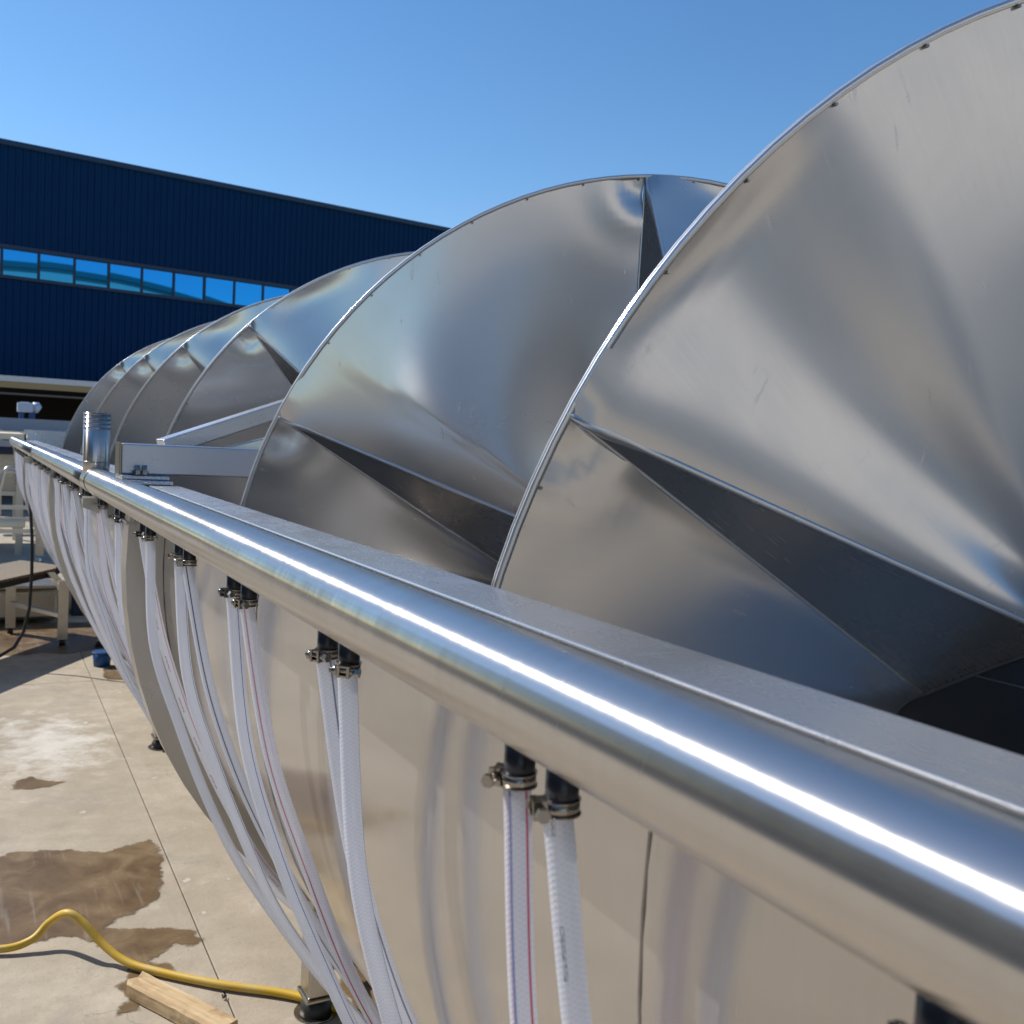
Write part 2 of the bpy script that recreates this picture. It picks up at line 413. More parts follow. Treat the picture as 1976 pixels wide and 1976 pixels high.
ro = [(0, 5.512), (.894, 5.512), (.894, 6.218), (0, 6.218)]; ri = [(.03, 5.53), (.864, 5.53), (.864, 6.20), (.03, 6.20)]
wf.add([(x, y, z_) for y in (-.04, .06) for x, z_ in ro + ri], [f_ for i in range(4) for j in [(i + 1) % 4] for f_ in ((i, j, 4 + j, 4 + i), (8 + j, 8 + i, 12 + i, 12 + j), (4 + i, 4 + j, 12 + j, 12 + i), (j, i, 8 + i, 8 + j))])
wf_me = wf.mesh('window'); wf_me.materials.append(M['mullion'])
pn_me = MB().box(.031, .863, .0, .02, 5.531, 6.199).mesh('pane'); pn_me.materials.append(M['pane'])
for i in range(NW):
    o = link('window', wf_me, bld); o.location = (X0 + i * .895, 0, 0)
    p_ = link('pane', pn_me, o)
    p_.rotation_euler = (R_(random.uniform(-.12, .12)), 0, R_(random.uniform(-.15, .15)))

# arched hall behind the photographer, mirrored in the windows and in the steel
M['hall_wall'] = mat('cream_hall_wall', (.64, .60, .55), .8)
M['grey_panel0'] = mat('grey_door', (.20, .21, .22), .6)
M['hall_base'] = mat('blue_grey_hall_base', (.13, .155, .19), .7)
M['hall_trim'] = mat('teal_hall_trim', (.07, .17, .19), .6)
M['hall_door'] = mat('grey_hall_door', (.24, .25, .26), .6)
M['hall_roof'] = mat('hall_roof_sheet', (.45, .47, .48), .5)
hall = thing('arched_hall', 'wide cream hall with an arched teal edged roof mirrored in the blue windows', 'building', (22.5, -26, 0))
def arch(x): return 14.3 - 3.6 * (x / 22.0) ** 2
b = MB(); n = 40; W_ = 22.0
for i in range(n):
    xa, xb = -W_ + 2 * W_ * i / n, -W_ + 2 * W_ * (i + 1) / n
    b.add([(xb, 0, 6.0), (xa, 0, 6.0), (xa, 0, arch(xa) - .45), (xb, 0, arch(xb) - .45)], [(0, 1, 2, 3)])
b.build('gable_wall', M['hall_wall'], hall)
b = MB()
for i in range(n):
    xa, xb = -W_ + 2 * W_ * i / n, -W_ + 2 * W_ * (i + 1) / n
    b.add([(xa, .25, arch(xa) - .45), (xb, .25, arch(xb) - .45), (xb, .25, arch(xb)), (xa, .25, arch(xa)),
           (xa, 0, arch(xa) - .45), (xb, 0, arch(xb) - .45)], [(1, 0, 3, 2), (4, 0, 1, 5)])
b.build('roof_edge', M['hall_trim'], hall)
b = MB()
for i in range(n):
    xa, xb = -W_ + 2 * W_ * i / n, -W_ + 2 * W_ * (i + 1) / n
    b.add([(xa, .25, arch(xa)), (xb, .25, arch(xb)), (xb, -30, arch(xb)), (xa, -30, arch(xa))], [(0, 1, 2, 3)])
b.build('roof', M['hall_roof'], hall)
MB().box(-W_, W_, -.1, .06, 0, 5.998).build('base_cladding', M['hall_base'], hall)
MB().box(-W_, -W_ + .2, -30, -.11, 0, 10.0).build('side_wall', M['hall_wall'], hall)
for x in (-12, 0, 12):
    MB().box(x - 2.2, x + 2.2, .062, .16, 0, 4.6).build('roller_door', M['hall_door'], hall)

M['side_clad'] = mat('dark_side_cladding', (.035, .040, .045), .6)
sb = thing('side_hall', 'long dark hall along the left side of the yard mirrored in the pipe', 'building', (-14, 8, 0))
MB().box(-12, 0, -26, 19, 0, 9.7).build('hall_body', M['side_clad'], sb)
MB().box(-12.1, .12, -26.1, 19.1, 9.702, 10.0).build('roof_edge', M['grey_panel0'], sb)
for y in range(-24, 18, 7): MB().box(.004, .08, y, y + 3.4, 0, 4.2).build('roller_door', M['grey_panel0'], sb)

# open canopy in front of the blue hall
M['white_paint'] = mat('white_paint', (.72, .72, .70), .5)
M['beige_paint'] = mat('beige_paint', (.42, .30, .14), .6)
M['dark_in'] = mat('dark_matt_brown', (.035, .03, .025), .9)  # shade inside the open shed put into the colour; also plain dark trims
M['grey_panel'] = mat('grey_panel', (.30, .33, .38), .5)
can = thing('canopy_shed', 'low open shed with white edged beige canopy before the blue hall', 'shed', (0, 22, 0), R_(-.3))
MB().box(-6, 8, 0, 7.4, 2.47, 2.58).build('roof', M['white_paint'], can)
MB().box(-6, 8, .02, .12, 2.35, 2.468).build('fascia', M['beige_paint'], can)
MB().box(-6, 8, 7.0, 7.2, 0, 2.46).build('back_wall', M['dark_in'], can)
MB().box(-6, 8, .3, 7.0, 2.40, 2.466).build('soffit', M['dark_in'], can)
MB().box(-6, 8, 1.5, 1.58, 2.25, 2.29).build('rail', M['grey_panel'], can)
for x in (-4, 3.5, 7.5): MB().box(x, x + .12, .3, .42, 0, 2.34).build('post', M['dark_in'], can)
# ------------------------------------------------------------------ yard equipment at the left
M['paleblue'] = mat('pale_blue_paint', (.42, .52, .66), .45)
M['ss_yard'] = steel('yard_steel', (.50, .46, .40), .28, 'Object', (1, 1, 6), 10, 2, .004)
M['ss_lite'] = mat('satin_steel', (.60, .57, .52), .35, 1.0)
M['cream'] = mat('cream_belt', (.74, .66, .50), .6)
M['navy'] = mat('navy_plastic', (.004, .012, .045), .5)
M['blueplast'] = mat('blue_plastic', (.01, .07, .22), .45)
mo = thing('motor_unit', 'pale blue motor unit on a stand inside the open shed', 'motor', (.96, 20.2, 1.84))
bevel(MB().box(-.19, .06, -.15, .15, .03, .20).build('housing', M['paleblue'], mo), .015)
MB().tube([(.06, 0, .12), (.15, 0, .12), (.19, 0, .10)], .09, 14, radii=[.10, .10, .05]).build('motor_drum', M['paleblue'], mo)
MB().box(-.14, .0, -.02, .0, .20, .215).build('lid', M['white_paint'], mo)
MB().box(-.16, -.08, -.1, .1, -.12, .028).box(.0, .10, -.1, .1, -.12, .028).build('stand', M['blueplast'], mo)
MB().box(-.5, .55, -.2, .2, -.16, -.122).build('shelf', M['ss_yard'], mo)
for x in (-.45, .5): MB().box(x - .03, x + .03, -.15, .15, -1.84, -.162).build('leg', M['ss_yard'], mo)

cv = thing('belt_conveyor', 'long grey sided conveyor with a cream belt standing before the shed', 'conveyor', (0, 0, 0))
MB().box(-.6, 2.2, 18, 18.06, 1.55, 1.75).build('side_panel', M['grey_panel'], cv)
MB().box(-.6, 2.2, 17.7, 17.98, 1.50, 1.545).build('lower_rail', M['ss_lite'], cv)
MB().box(-.6, .62, 14.0, 15.6, 1.47, 1.545).build('belt', M['cream'], cv)
MB().box(-.6, .66, 13.98, 14.0 - .002, 1.38, 1.46).build('front_rail', M['grey_panel'], cv)
MB().box(-.6, .50, 14.05, 15.5, 1.28, 1.37).build('under_tray', M['navy'], cv)
for x in (-.2, .55): MB().box(x, x + .07, 14.2, 14.27, 0, 1.275).build('leg', M['ss_lite'], cv)
for x in (.3, 1.3, 2.0): MB().box(x, x + .07, 17.75, 17.82, 0, 1.498).build('leg', M['ss_lite'], cv)
bx = thing('control_box', 'small pale switch box at the end of the cream conveyor belt', 'box', (.71, 14.3, 1.38))
bevel(MB().box(-.05, .07, -.1, .1, 0, .17).build('case', M['white_paint'], bx), .01)
MB().box(-.03, .05, -.112, -.101, .03, .14).build('door', M['grey_panel'], bx)

vt = thing('wash_tank', 'brown grey stainless tank behind the bent handrail at the left', 'tank', (0, 14.5, 0))
MB().box(-1.2, .62, 0, 1.6, .80, 1.30).build('tank_wall', M['ss_yard'], vt)
MB().box(-1.22, .66, -.05, 1.65, 1.302, 1.335).build('rim', M['ss_lite'], vt)
MB().box(-1.2, .64, -.04, -.002, 1.02, 1.07).build('rib', M['ss_lite'], vt)
MB().box(-1.2, .70, -.06, 1.65, .74, .798).build('base_rail', M['ss_lite'], vt)
for x in (-.5, .58):
    for y in (.05, 1.5): MB().box(x, x + .07, y, y + .07, 0, .738).build('leg', M['ss_lite'], vt)
hr = thing('hand_rail', 'bent stainless handrail tube in front of the brown wash tank', 'handrail', (0, 13.4, 0))
MB().tube([(.26, 0, .5), (.31, 0, .74), (.385, 0, 1.10), (.42, 0, 1.145), (.48, 0, 1.13), (.70, .05, 1.09), (1.2, .1, 1.05)], .022, 10).build('rail_tube', M['ss_lite'], hr)
MB().tube([(1.2, .1, 1.07), (1.2, .1, 0)], .022, 8).build('post', M['ss_lite'], hr)
MB().tube([(.26, 0, .52), (.24, 0, 0)], .022, 8).build('post', M['ss_lite'], hr)
fr = thing('roller_frame', 'low stainless frame with a cream roller and a valve beneath the handrail', 'frame', (0, 13.0, 0))
for z_, x1 in ((.72, .70), (.58, .74), (.44, .80)):
    MB().box(-.8, x1, 0, .07, z_ - .045, z_).build('cross_rail', M['ss_lite'], fr)
MB().cyl((-.8, -.06, .51), (.60, -.06, .51), .04, 12).build('roller', M['cream'], fr)
for x in (.72, .1): MB().box(x, x + .09, .072, .14, .12, .70).build('leg', M['ss_yard'], fr)
MB().tube([(.67, -.1, .92), (.72, -.1, .78), (.755, -.1, .68), (.755, -.1, .56)], .045, 10).build('valve', M['ss_lite'], fr)
for z_ in (.72, .62, .54): MB().cyl((.74, -.16, z_), (.74, -.02, z_), .034, 8).build('fitting', M['bolt'], fr)
for x in (.76, .14): MB().cyl((x, .1, .0), (x, .1, .12), .03, 10).build('foot', M['ss_lite'], fr)
def chequer():
    m = mat('chequer_plate', (.42, .33, .22), .5, .35)
    v = coords(m, 'Object', (1, 1, 1), (0, 0, R_(45)))
    c = N(m, 'ShaderNodeTexBrick'); c.inputs['Scale'].default_value = 24; c.inputs['Mortar Size'].default_value = .03
    c.inputs['Color1'].default_value = (.42, .34, .24, 1); c.inputs['Color2'].default_value = (.36, .29, .20, 1); c.inputs['Mortar'].default_value = (.10, .08, .05, 1)
    Lk(m, v, c.inputs['Vector']); Lk(m, c.outputs['Color'], P(m).inputs['Base Color']); return m
M['chequer'] = chequer()
pf = thing('step_platform', 'low steel step platform with a chequered top beside the hose bundle', 'platform', (.36, 8.4, 0))
tp = [(-.66, -1.2), (-.143, -.37), (.26, .25), (.30, .45), (.04, .80), (-.12, .55), (-.9, -.6)]
b = MB(); nn = len(tp)
b.add([(x, y, .555) for x, y in tp] + [(x, y, .535) for x, y in tp], [list(range(nn)), list(range(2 * nn - 1, nn - 1, -1))] + [(i, i + nn, (i + 1) % nn + nn, (i + 1) % nn) for i in range(nn)])
b.build('chequer_top', M['chequer'], pf)
for i in range(5):
    a, c = tp[i], tp[i + 1]
    MB().bar((a[0], a[1], .515), (c[0], c[1], .515), .03, .036).build('edge_rail', M['dark_in'], pf)
for x, y in ((-.04, .5), (.30, -.06), (-.55, -.95), (-.75, -.5)):
    lg = MB().box(x - .035, x + .035, y - .035, y + .035, .05, .50).build('leg', M['ss_yard'], pf)
    MB().cyl((x, y, .001), (x, y, .05), .022, 10).build('foot', M['rubber'], lg)
MB().bar((-.04, .47, .25), (.30, -.09, .23), .03, .03).build('stretcher', M['ss_lite'], pf)
MB().bar((.30, -.06, .45), (.22, .16, .525), .06, .03).build('brace', M['ss_yard'], pf)
MB().bar((-.04, .5, .42), (-.12, .42, .52), .02, .02).build('brace', M['ss_yard'], pf)
lt = thing('low_tank', 'low brown stainless tank on the ground behind the step platform', 'tank', (0, 9.5, 0))
bevel(MB().box(-1.2, .70, -.2, .7, .03, .30).build('tank_body', M['ss_yard'], lt), .03)
MB().box(-1.22, .74, -.22, .72, .302, .325).build('rim', M['ss_yard'], lt)
ct = thing('navy_crate', 'dark navy crate in the shade right of the low brown tank', 'crate', (1.05, 9.6, 0))
bevel(MB().box(-.22, .55, 0, .6, .0, .34).build('crate_wall', M['navy'], ct), .01)
MB().box(-.24, .57, -.02, .62, .342, .38).build('rim', M['navy'], ct)
bb = thing('blue_bucket', 'small dark blue plastic tub on the shaded ground beside the hose bundle', 'bucket', (.86, 7.55, 0))
MB().tube([(0, 0, .0), (0, 0, .10)], .06, 20, radii=[.055, .065]).build('bucket_wall', M['blueplast'], bb)
MB().tube([(0, 0, .092), (0, 0, .105)], .069, 20).build('rim', M['blueplast'], bb)
cb = MB().tube([(.40, 7.95, 1.5), (.385, 7.8, 1.2), (.40, 7.65, .9), (.40, 7.6, .66), (.39, 7.6, .42), (.355, 7.58, .26), (.30, 7.56, .16), (.22, 7.55, .11), (.1, 7.6, .05), (-.1, 7.7, .012)], .011, 8).build('power_cable', M['cable'])
tag(cb, 'black cable hanging in a curve in front of the step platform', 'cable')

# ------------------------------------------------------------------ the screw (auger)
CX, CZ, RR, RC, PITCH, Y0 = 1.5125, HC - .3421, 1.0, .28, 1.2076, .7408
def yh(T): return Y0 + PITCH * (T - 90) / 360.0
def cyl_pt(r, th, y): t = R_(th); return Vector((CX + r * math.cos(t), y, CZ + r * math.sin(t)))
YA, YB = -.35, 9.0
aug = thing('screw_auger', 'huge stainless screw with folded sheet flights lying in the long trough', 'screw conveyor', (CX, 0, CZ))
AO = Vector((CX, 0, CZ))
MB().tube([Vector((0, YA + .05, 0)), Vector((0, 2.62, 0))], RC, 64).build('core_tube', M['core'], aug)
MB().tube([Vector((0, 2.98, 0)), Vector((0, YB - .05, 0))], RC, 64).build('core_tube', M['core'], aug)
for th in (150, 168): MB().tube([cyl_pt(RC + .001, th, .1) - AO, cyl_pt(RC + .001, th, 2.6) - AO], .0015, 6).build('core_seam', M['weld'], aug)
MB().tube([Vector((0, 2.615, 0)), Vector((0, 2.985, 0))], .07, 24).build('shaft', M['core'], aug)
ap = []
T = 37.5
while T < 517: ap.append(T); T += 60
ap += [517.5 + 56.4 * i for i in range(6)]
ap += [856 + 59.9 * i for i in range(6)] + [1215.3 + 59.8 * i for i in range(6)] + [1574 + 59.7 * i for i in range(6)] + [1932 + 60 * i for i in range(6)]
ap = [t for t in ap if yh(t) > .0 and yh(t) < YB - .25]
def crease_pts(T0, dth, dy, n, lip=0.0, seed=0):
    """from the rim apex (u=0) to the core (u=1)"""
    a = cyl_pt(RR, T0, yh(T0)); b = cyl_pt(RC, T0 + dth, yh(T0) + dy)
    return [a.lerp(b, i / n) - AO for i in range(n + 1)]
NU, NV = 60, 36
WA, WL, WP = .0022, .42, -1.57
rs = random.Random(3)
for i in range(len(ap) - 1):
    Ta, Tb = ap[i], ap[i + 1]
    ya, yb = yh(Ta), yh(Tb)
    b = MB(); vs_, fs, uvs = [], [], []
    bc = rs.uniform(.48, .66); bA = rs.uniform(.020, .028); bB = rs.uniform(-.012, .012); bend = i in (7, 8)
    bc, bA, bB = {1: (.50, .026, .0), 2: (.42, .042, 0), 7: (.82, .030, 0), 8: (.45, .03, 0)}.get(i, (bc, bA * .35, bB * .5))
    for v in range(NV + 1):
        q = v / NV                                  # 0 rim .. 1 core
        for u in range(NU + 1):
            s_ = u / NU
            A = cyl_pt(RR, Ta + (Tb - Ta) * s_, ya + (yb - ya) * s_)
            c0, c1 = Ta + 19.8, Tb - 4.5
            B = cyl_pt(RC, c0 + (c1 - c0) * s_, (ya + .012) * (1 - s_) + (yb - .177) * s_ + .30 * s_ * (1 - s_) ** 2)
            p_ = A.lerp(B, q)
            e = (q * (1 - q) * 4) * (s_ * (1 - s_) * 4)
            if i == 2:                                 # several soft waves fanning from the core
                k = min(1, q / .10) * (1 - .4 * q) * min(1, s_ / .03) * WA * math.sin(2 * math.pi * s_ / WL + WP) * (1 if s_ < .6 else max(0, (1 - s_) / .4))
            elif bend:                                   # one soft bend line fanning from the apex
                d_ = (bc + .03 - .06 * q) - s_
                k = -bA * q * (1.5 - .5 * q) * (1 - math.sqrt(d_ * d_ + .0016) / (bc if d_ > 0 else (1 - bc))) * min(1, s_ / .05)
            else:
                env = min(1, q / .07) ** .7 * (1 - .55 * q)
                k = env * (bA * (.5 - .5 * math.cos(2 * math.pi * min(1, max(0, (s_ - bc) / (1 - bc))))) + bB * math.sin(math.pi * min(1, s_ / bc)))
            # local buckle beside each rim apex
            for s0 in (0, 1):
                d = math.hypot((s_ - s0) * 1.05, q * .72)
                k += .010 * math.exp(-(d / .10) ** 2) * (math.sin(d * 40) if s0 == 0 else -1) * min(1, d / .03)
            p_.y += k
            vs_.append(p_ - AO)
    for v in range(NV):
        for u in range(NU):
            a0 = v * (NU + 1) + u
            fs.append((a0, a0 + 1, a0 + NU + 2, a0 + NU + 1))
            def uv_(uu, vv): return ((uu / NU - .5) * (1.05 - .6 * vv / NV) + i * 3.7, vv / NV * .72)
            uvs.append([uv_(u, v), uv_(u + 1, v), uv_(u + 1, v + 1), uv_(u, v + 1)])
    b.add(vs_, fs, uvs, True)
    o = b.build('flight_panel', M['flight'], aug)
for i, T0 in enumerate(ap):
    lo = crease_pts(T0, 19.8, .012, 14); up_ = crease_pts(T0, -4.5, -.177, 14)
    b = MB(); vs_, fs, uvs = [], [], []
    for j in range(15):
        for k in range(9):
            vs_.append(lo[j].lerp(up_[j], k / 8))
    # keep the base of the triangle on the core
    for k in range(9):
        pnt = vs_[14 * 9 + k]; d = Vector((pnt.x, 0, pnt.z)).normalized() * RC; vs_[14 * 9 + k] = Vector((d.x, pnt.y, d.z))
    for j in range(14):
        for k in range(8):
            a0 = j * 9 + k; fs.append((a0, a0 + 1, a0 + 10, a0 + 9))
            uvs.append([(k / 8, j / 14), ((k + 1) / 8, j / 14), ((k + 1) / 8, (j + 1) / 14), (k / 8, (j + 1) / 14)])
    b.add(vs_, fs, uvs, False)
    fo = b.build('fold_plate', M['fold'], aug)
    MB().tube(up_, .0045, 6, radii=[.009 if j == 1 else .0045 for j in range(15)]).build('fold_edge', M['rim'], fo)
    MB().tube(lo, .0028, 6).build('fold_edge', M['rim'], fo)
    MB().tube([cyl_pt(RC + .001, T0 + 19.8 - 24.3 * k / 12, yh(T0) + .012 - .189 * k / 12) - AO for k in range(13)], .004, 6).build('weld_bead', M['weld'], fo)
# rolled rim along the helix, one strip per turn, with its little bolts
T_end = ap[-1]; Tst = ap[0]
prof = [(-.0052, -.001), (-.0038, .002), (-.0014, .0022), (-.0007, -.0012), (.0007, -.0012), (.0014, .0022), (.0038, .002), (.0052, -.001), (.0052, -.0065), (.0035, -.0072), (.0035, -.003), (-.0035, -.003), (-.0035, -.0072), (-.0052, -.0065)]
t0 = Tst
bolt_me = MB().cyl((0, -.005, 0), (0, .004, 0), .0021, 8).mesh('rim_bolt'); bolt_me.materials.append(M['bolt'])
while t0 < T_end - 1:
    t1 = min(t0 + 360, T_end); n = int((t1 - t0) / 3) + 1
    b = MB(); base = 0; vs_, fs = [], []
    for k in range(n + 1):
        th = t0 + (t1 - t0) * k / n
        for (dy, dr) in prof: vs_.append(cyl_pt(RR + dr, th, yh(th) + dy) - AO)
    m_ = len(prof)
    for k in range(n):
        for j in range(m_):
            j2 = (j + 1) % m_; fs.append((k * m_ + j, k * m_ + j2, (k + 1) * m_ + j2, (k + 1) * m_ + j))
    b.add(vs_, fs, None, True)
    strip = b.build('rim_strip', M['rim'], aug)
    th = t0 + 5
    while th < t1:
        o = link('rim_bolt', bolt_me, strip); o.location = cyl_pt(RR - .0095, th, yh(th) - .002) - AO
        th += 8.0
    t0 = t1

# ------------------------------------------------------------------ the trough
RT, RO = 1.045, 1.07
ZF = HC - .148
tank = thing('steel_trough', 'long round bottomed stainless trough on square legs holding the screw', 'trough')
seams = [YA, .58, 1.72, 2.66, 3.9, 5.2, 6.4, 7.7, YB]
F0, F1 = 169.6, 370.4
for a, c in zip(seams[:-1], seams[1:]):
    b = MB(); n = 72; a += .0008; c -= .0008
    ang = [F0 + (F1 - F0) * k / n for k in range(n + 1)]
    ys = [a + (c - a) * j / 6 for j in range(7)]
    for r, flip in ((RO, False), (RT, True)):
        vs_ = [cyl_pt(r, th, y) for y in ys for th in ang]
        fs = []
        for j in range(6):
            for k in range(n):
                q0 = j * (n + 1) + k
                f_ = (q0, q0 + 1, q0 + n + 2, q0 + n + 1)
                fs.append(f_[::-1] if flip else f_)
        b.add(vs_, fs, None, True)
    sh = b.build('trough_sheet', M['trough'], tank)
    MB().tube([cyl_pt(RO + .0005, F0 + (F1 - F0) * k / 60, c) for k in range(61)], .0013, 6).build('weld_seam', M['weld'], sh)
XI = CX - math.sqrt(RT ** 2 - (ZF - CZ) ** 2)          # inner edge of the flange
for sgn in (1, -1):
    def fx(x): return x if sgn == 1 else 2 * CX - x
    for a, c in ((YA, 2.50), (2.503, 4.2), (4.203, 6.5), (6.503, YB)):
        x0, x1 = sorted((fx(XI - .072), fx(XI + .006)))
        fl = MB().box(x0, x1, a, c, ZF - .004, ZF).build('flange', M['flange'], tank); bevel(fl, .0015)
        x0, x1 = sorted((fx(XI - .072), fx(XI - .068)))
        MB().box(x0, x1, a, c, ZF - .07, ZF - .0045).build('flange_lip', M['flange'], tank)
for y, zt in ((YB + .006, ZF + .085),):
    b = MB(); n = 48; vs_ = []; 
    pr = [(CX - 1.12, zt), ] + [(CX + 1.09 * math.cos(R_(F0 + (F1 - F0) * k / n)), CZ + 1.09 * math.sin(R_(F0 + (F1 - F0) * k / n))) for k in range(n + 1)] + [(CX + 1.12, zt)]
    m_ = len(pr)
    b.add([(x, y - .004, z_) for x, z_ in pr] + [(x, y + .004, z_) for x, z_ in pr], [list(range(m_)), list(range(2 * m_ - 1, m_ - 1, -1))] + [(i, (i + 1) % m_, (i + 1) % m_ + m_, i + m_) for i in range(m_)])
    b.build('end_plate', M['flange'], tank)
# saddle hoops and legs
for yc in (0.0, 2.70, 5.44, 8.14):
    b = MB(); n = 40; vs_, fs = [], []
    for k in range(n + 1):
        th = 170.5 + (369.5 - 170.5) * k / n
        for (r, y) in ((RO + .002, yc - .045), (RO + .09, yc - .045), (RO + .09, yc + .045), (RO + .002, yc + .045)):
            vs_.append(cyl_pt(r, th, y))
    for k in range(n):
        for j in range(4):
            j2 = (j + 1) % 4; fs.append((k * 4 + j, (k + 1) * 4 + j, (k + 1) * 4 + j2, k * 4 + j2))
    fs += [(0, 1, 2, 3), tuple(n * 4 + j for j in (3, 2, 1, 0))]
    b.add(vs_, fs)
    hp = b.build('saddle_hoop', M['leg'], tank)
    MB().box(CX - RO - .092, CX - RO + .002, yc - .047, yc + .047, CZ + .10, CZ + .106).build('hoop_seam', M['weld'], hp)
    for sgn in (1, -1):
        x = .931 if sgn == 1 else 2 * CX - .931; y = yc + .065
        zt = CZ - math.sqrt((RO + .03) ** 2 - (x - CX) ** 2)
        lg = bevel(MB().box(x - .038, x + .038, y - .043, y + .043, .066, zt + .12).build('leg', M['leg'], tank), .006)
        bevel(MB().box(x - .045, x + .045, y - .05, y + .05, .056, .066).build('cap_plate', M['bolt'], lg), .002)
        MB().tube([(x, y, .006), (x, y, .03), (x, y, .056)], .05, 24, radii=[.05, .045, .03]).build('foot', M['rubber'], lg)
        MB().tube([(x, y, .001), (x, y, .0065)], .064, 24).build('foot_ring', M['bolt'], lg)
# centre bearing beam across the trough
bm_ = thing('bearing_beam', 'square stainless beam with a rising brace laid across the trough between the flights', 'beam')
ZB = ZF + .022
bevel(MB().box(.354, CX + 1.15, 2.80, 2.88, ZB + .003, ZB + .083).build('beam_tube', M['beam'], bm_), .004)
bevel(MB().box(.348, .354 - .001, 2.797, 2.883, ZB, ZB + .086).build('end_cap', M['bolt'], bm_), .001)
bevel(MB().box(.36, .475, 2.74, 2.92, ZF + .001, ZF + .012).build('foot_plate', M['flange'], bm_), .002)
bevel(MB().box(.352, .47, 2.765, 2.90, ZF + .013, ZB + .001).build('foot_pad', M['flange'], bm_), .002)
for x in (.392, .41):
    MB().cyl((x, 2.785, ZF + .012), (x, 2.785, ZF + .05), .006, 8).build('bolt', M['bolt'], bm_)
    MB().cyl((x, 2.785, ZF + .026), (x, 2.785, ZF + .036), .011, 6, False).build('nut', M['bolt'], bm_)
bevel(MB().bar((.47, 2.90, ZB + .075), (1.25, 3.12, ZB + .36), .05, .045).build('brace', M['beam'], bm_), .003)
bevel(MB().bar((.62, 2.91, ZB + .06), (1.05, 3.10, ZB + .17), .02, .03).build('brace', M['beam'], bm_), .002)
MB().box(CX - .06, CX + .06, 2.78, 2.90, CZ + .075, ZB + .002).build('bearing_hanger', M['beam'], bm_)

# ------------------------------------------------------------------ manifold pipe
PX, PZ, PR = .35946, HC - .17547, .04056
pipe = thing('manifold_pipe', 'long polished stainless manifold pipe running along the trough edge', 'pipe', (PX, 0, PZ))
MB().tube([(0, -.7 + 4.08 * k / 8, 0) for k in range(9)], PR, 64).build('pipe_run', M['pipe'], pipe)
MB().tube([(0, 3.50 + .4 * k / 8 * 7.2, 0) for k in range(9)], PR, 48).build('pipe_run', M['pipe'], pipe)
MB().tube([(0, 6.39, 0), (0, 9.86, 0)], PR * .985, 48).build('pipe_run', M['pipe'], pipe)
MB().tube([(0, 6.37, 0), (0, 6.40, 0)], PR * 1.04, 40).build('weld_collar', M['weld'], pipe)
MB().tube([(0, 9.86, 0), (0, 9.90, 0), (0, 9.91, 0)], PR, 32, radii=[PR * 1.06, PR * 1.06, PR * .8]).build('end_cap', M['bolt'], pipe)
tee = MB().tube([(0, 3.38, 0), (0, 3.384, 0), (0, 3.386, 0), (0, 3.388, 0), (0, 3.492, 0), (0, 3.494, 0), (0, 3.496, 0), (0, 3.50, 0)], PR, 48, radii=[PR * 1.02, PR * 1.045, PR * 1.05, PR * 1.05, PR * 1.05, PR * 1.05, PR * 1.045, PR * 1.02]).build('tee_body', M['pipe'], pipe)
MB().tube([(0, 3.372, 0), (0, 3.3795, 0)], PR * 1.035, 40).build('tee_gasket', M['rubber'], tee)
st = MB().tube([(0, 3.44, .0), (0, 3.44, .065), (0, 3.44, .215)], PR * 1.0, 48).build('stub_pipe', M['pipe'], pipe)
for z_ in (.058, .166, .180, .194, .208): MB().tube([(0, 3.44, z_), (0, 3.44, z_ + .004)], PR * 1.03, 40).build('ring_groove', M['bolt'], st)
for y in (3.30, 6.95, -.35):
    MB().bar((-.045, y, -.055), (.105, y, -.105), .008, .0).v
    b = MB(); b.add([(-.05, y - .004, -.047), (.11, y - .004, -.060), (.11, y - .004, -.135), (-.05, y - .004, -.075), (-.05, y + .004, -.047), (.11, y + .004, -.060), (.11, y + .004, -.135), (-.05, y + .004, -.075)],
        [(0, 3, 2, 1), (4, 5, 6, 7), (0, 1, 5, 4), (1, 2, 6, 5), (2, 3, 7, 6), (3, 0, 4, 7)])
    br = b.build('bracket', M['leg'], pipe)
    MB().box(-.05, .11, y - .022, y + .022, -.047, -.043).build('bracket_seat', M['ss_lite'], br)

# ------------------------------------------------------------------ hoses
HR = .0105
def catmull(pts, n=10):
    pts = [Vector(p) for p in pts]; q = [pts[0] * 2 - pts[1]] + pts + [pts[-1] * 2 - pts[-2]]; out = []
    for i in range(1, len(q) - 2):
        for k in range(n):
            t = k / n; a, b, c, d = q[i - 1], q[i], q[i + 1], q[i + 2]
            out.append(.5 * ((2 * b) + (c - a) * t + (2 * a - 5 * b + 4 * c - d) * t * t + (3 * b - a - 3 * c + d) * t ** 3))
    out.append(pts[-1]); return out
def clamp_mesh():
    b = MB(); r = HR + .0012
    b.tube([(0, 0, -.005), (0, 0, .005)], r + .0012, 20)
    b.tube([(0, 0, -.0055), (0, 0, -.0042)], r + .0020, 20).tube([(0, 0, .0042), (0, 0, .0055)], r + .0020, 20)
    return b.mesh('hose_clamp')
cl_me = clamp_mesh(); cl_me.materials.append(M['bolt'])
def screw_mesh():
    b = MB(); r = HR + .003
    b.box(-.004, .004, r - .0015, r + .007, -.006, -.004).box(-.004, .004, r - .0015, r + .007, .004, .006)
    b.cyl((-.013, r + .0035, 0), (.015, r + .0035, 0), .0028, 10)
    b.cyl((-.018, r + .0035, 0), (-.013, r + .0035, 0), .0052, 6, False)
    b.cyl((.006, r + .0035, 0), (.011, r + .0035, 0), .0055, 10)
    b.box(-.0075, -.0045, r - .002, r + .008, -.0065, .0065).box(.003, .006, r - .002, r + .008, -.0065, .0065)
    return b.mesh('clamp_screw')
sc_me = screw_mesh(); sc_me.materials.append(M['bolt'])
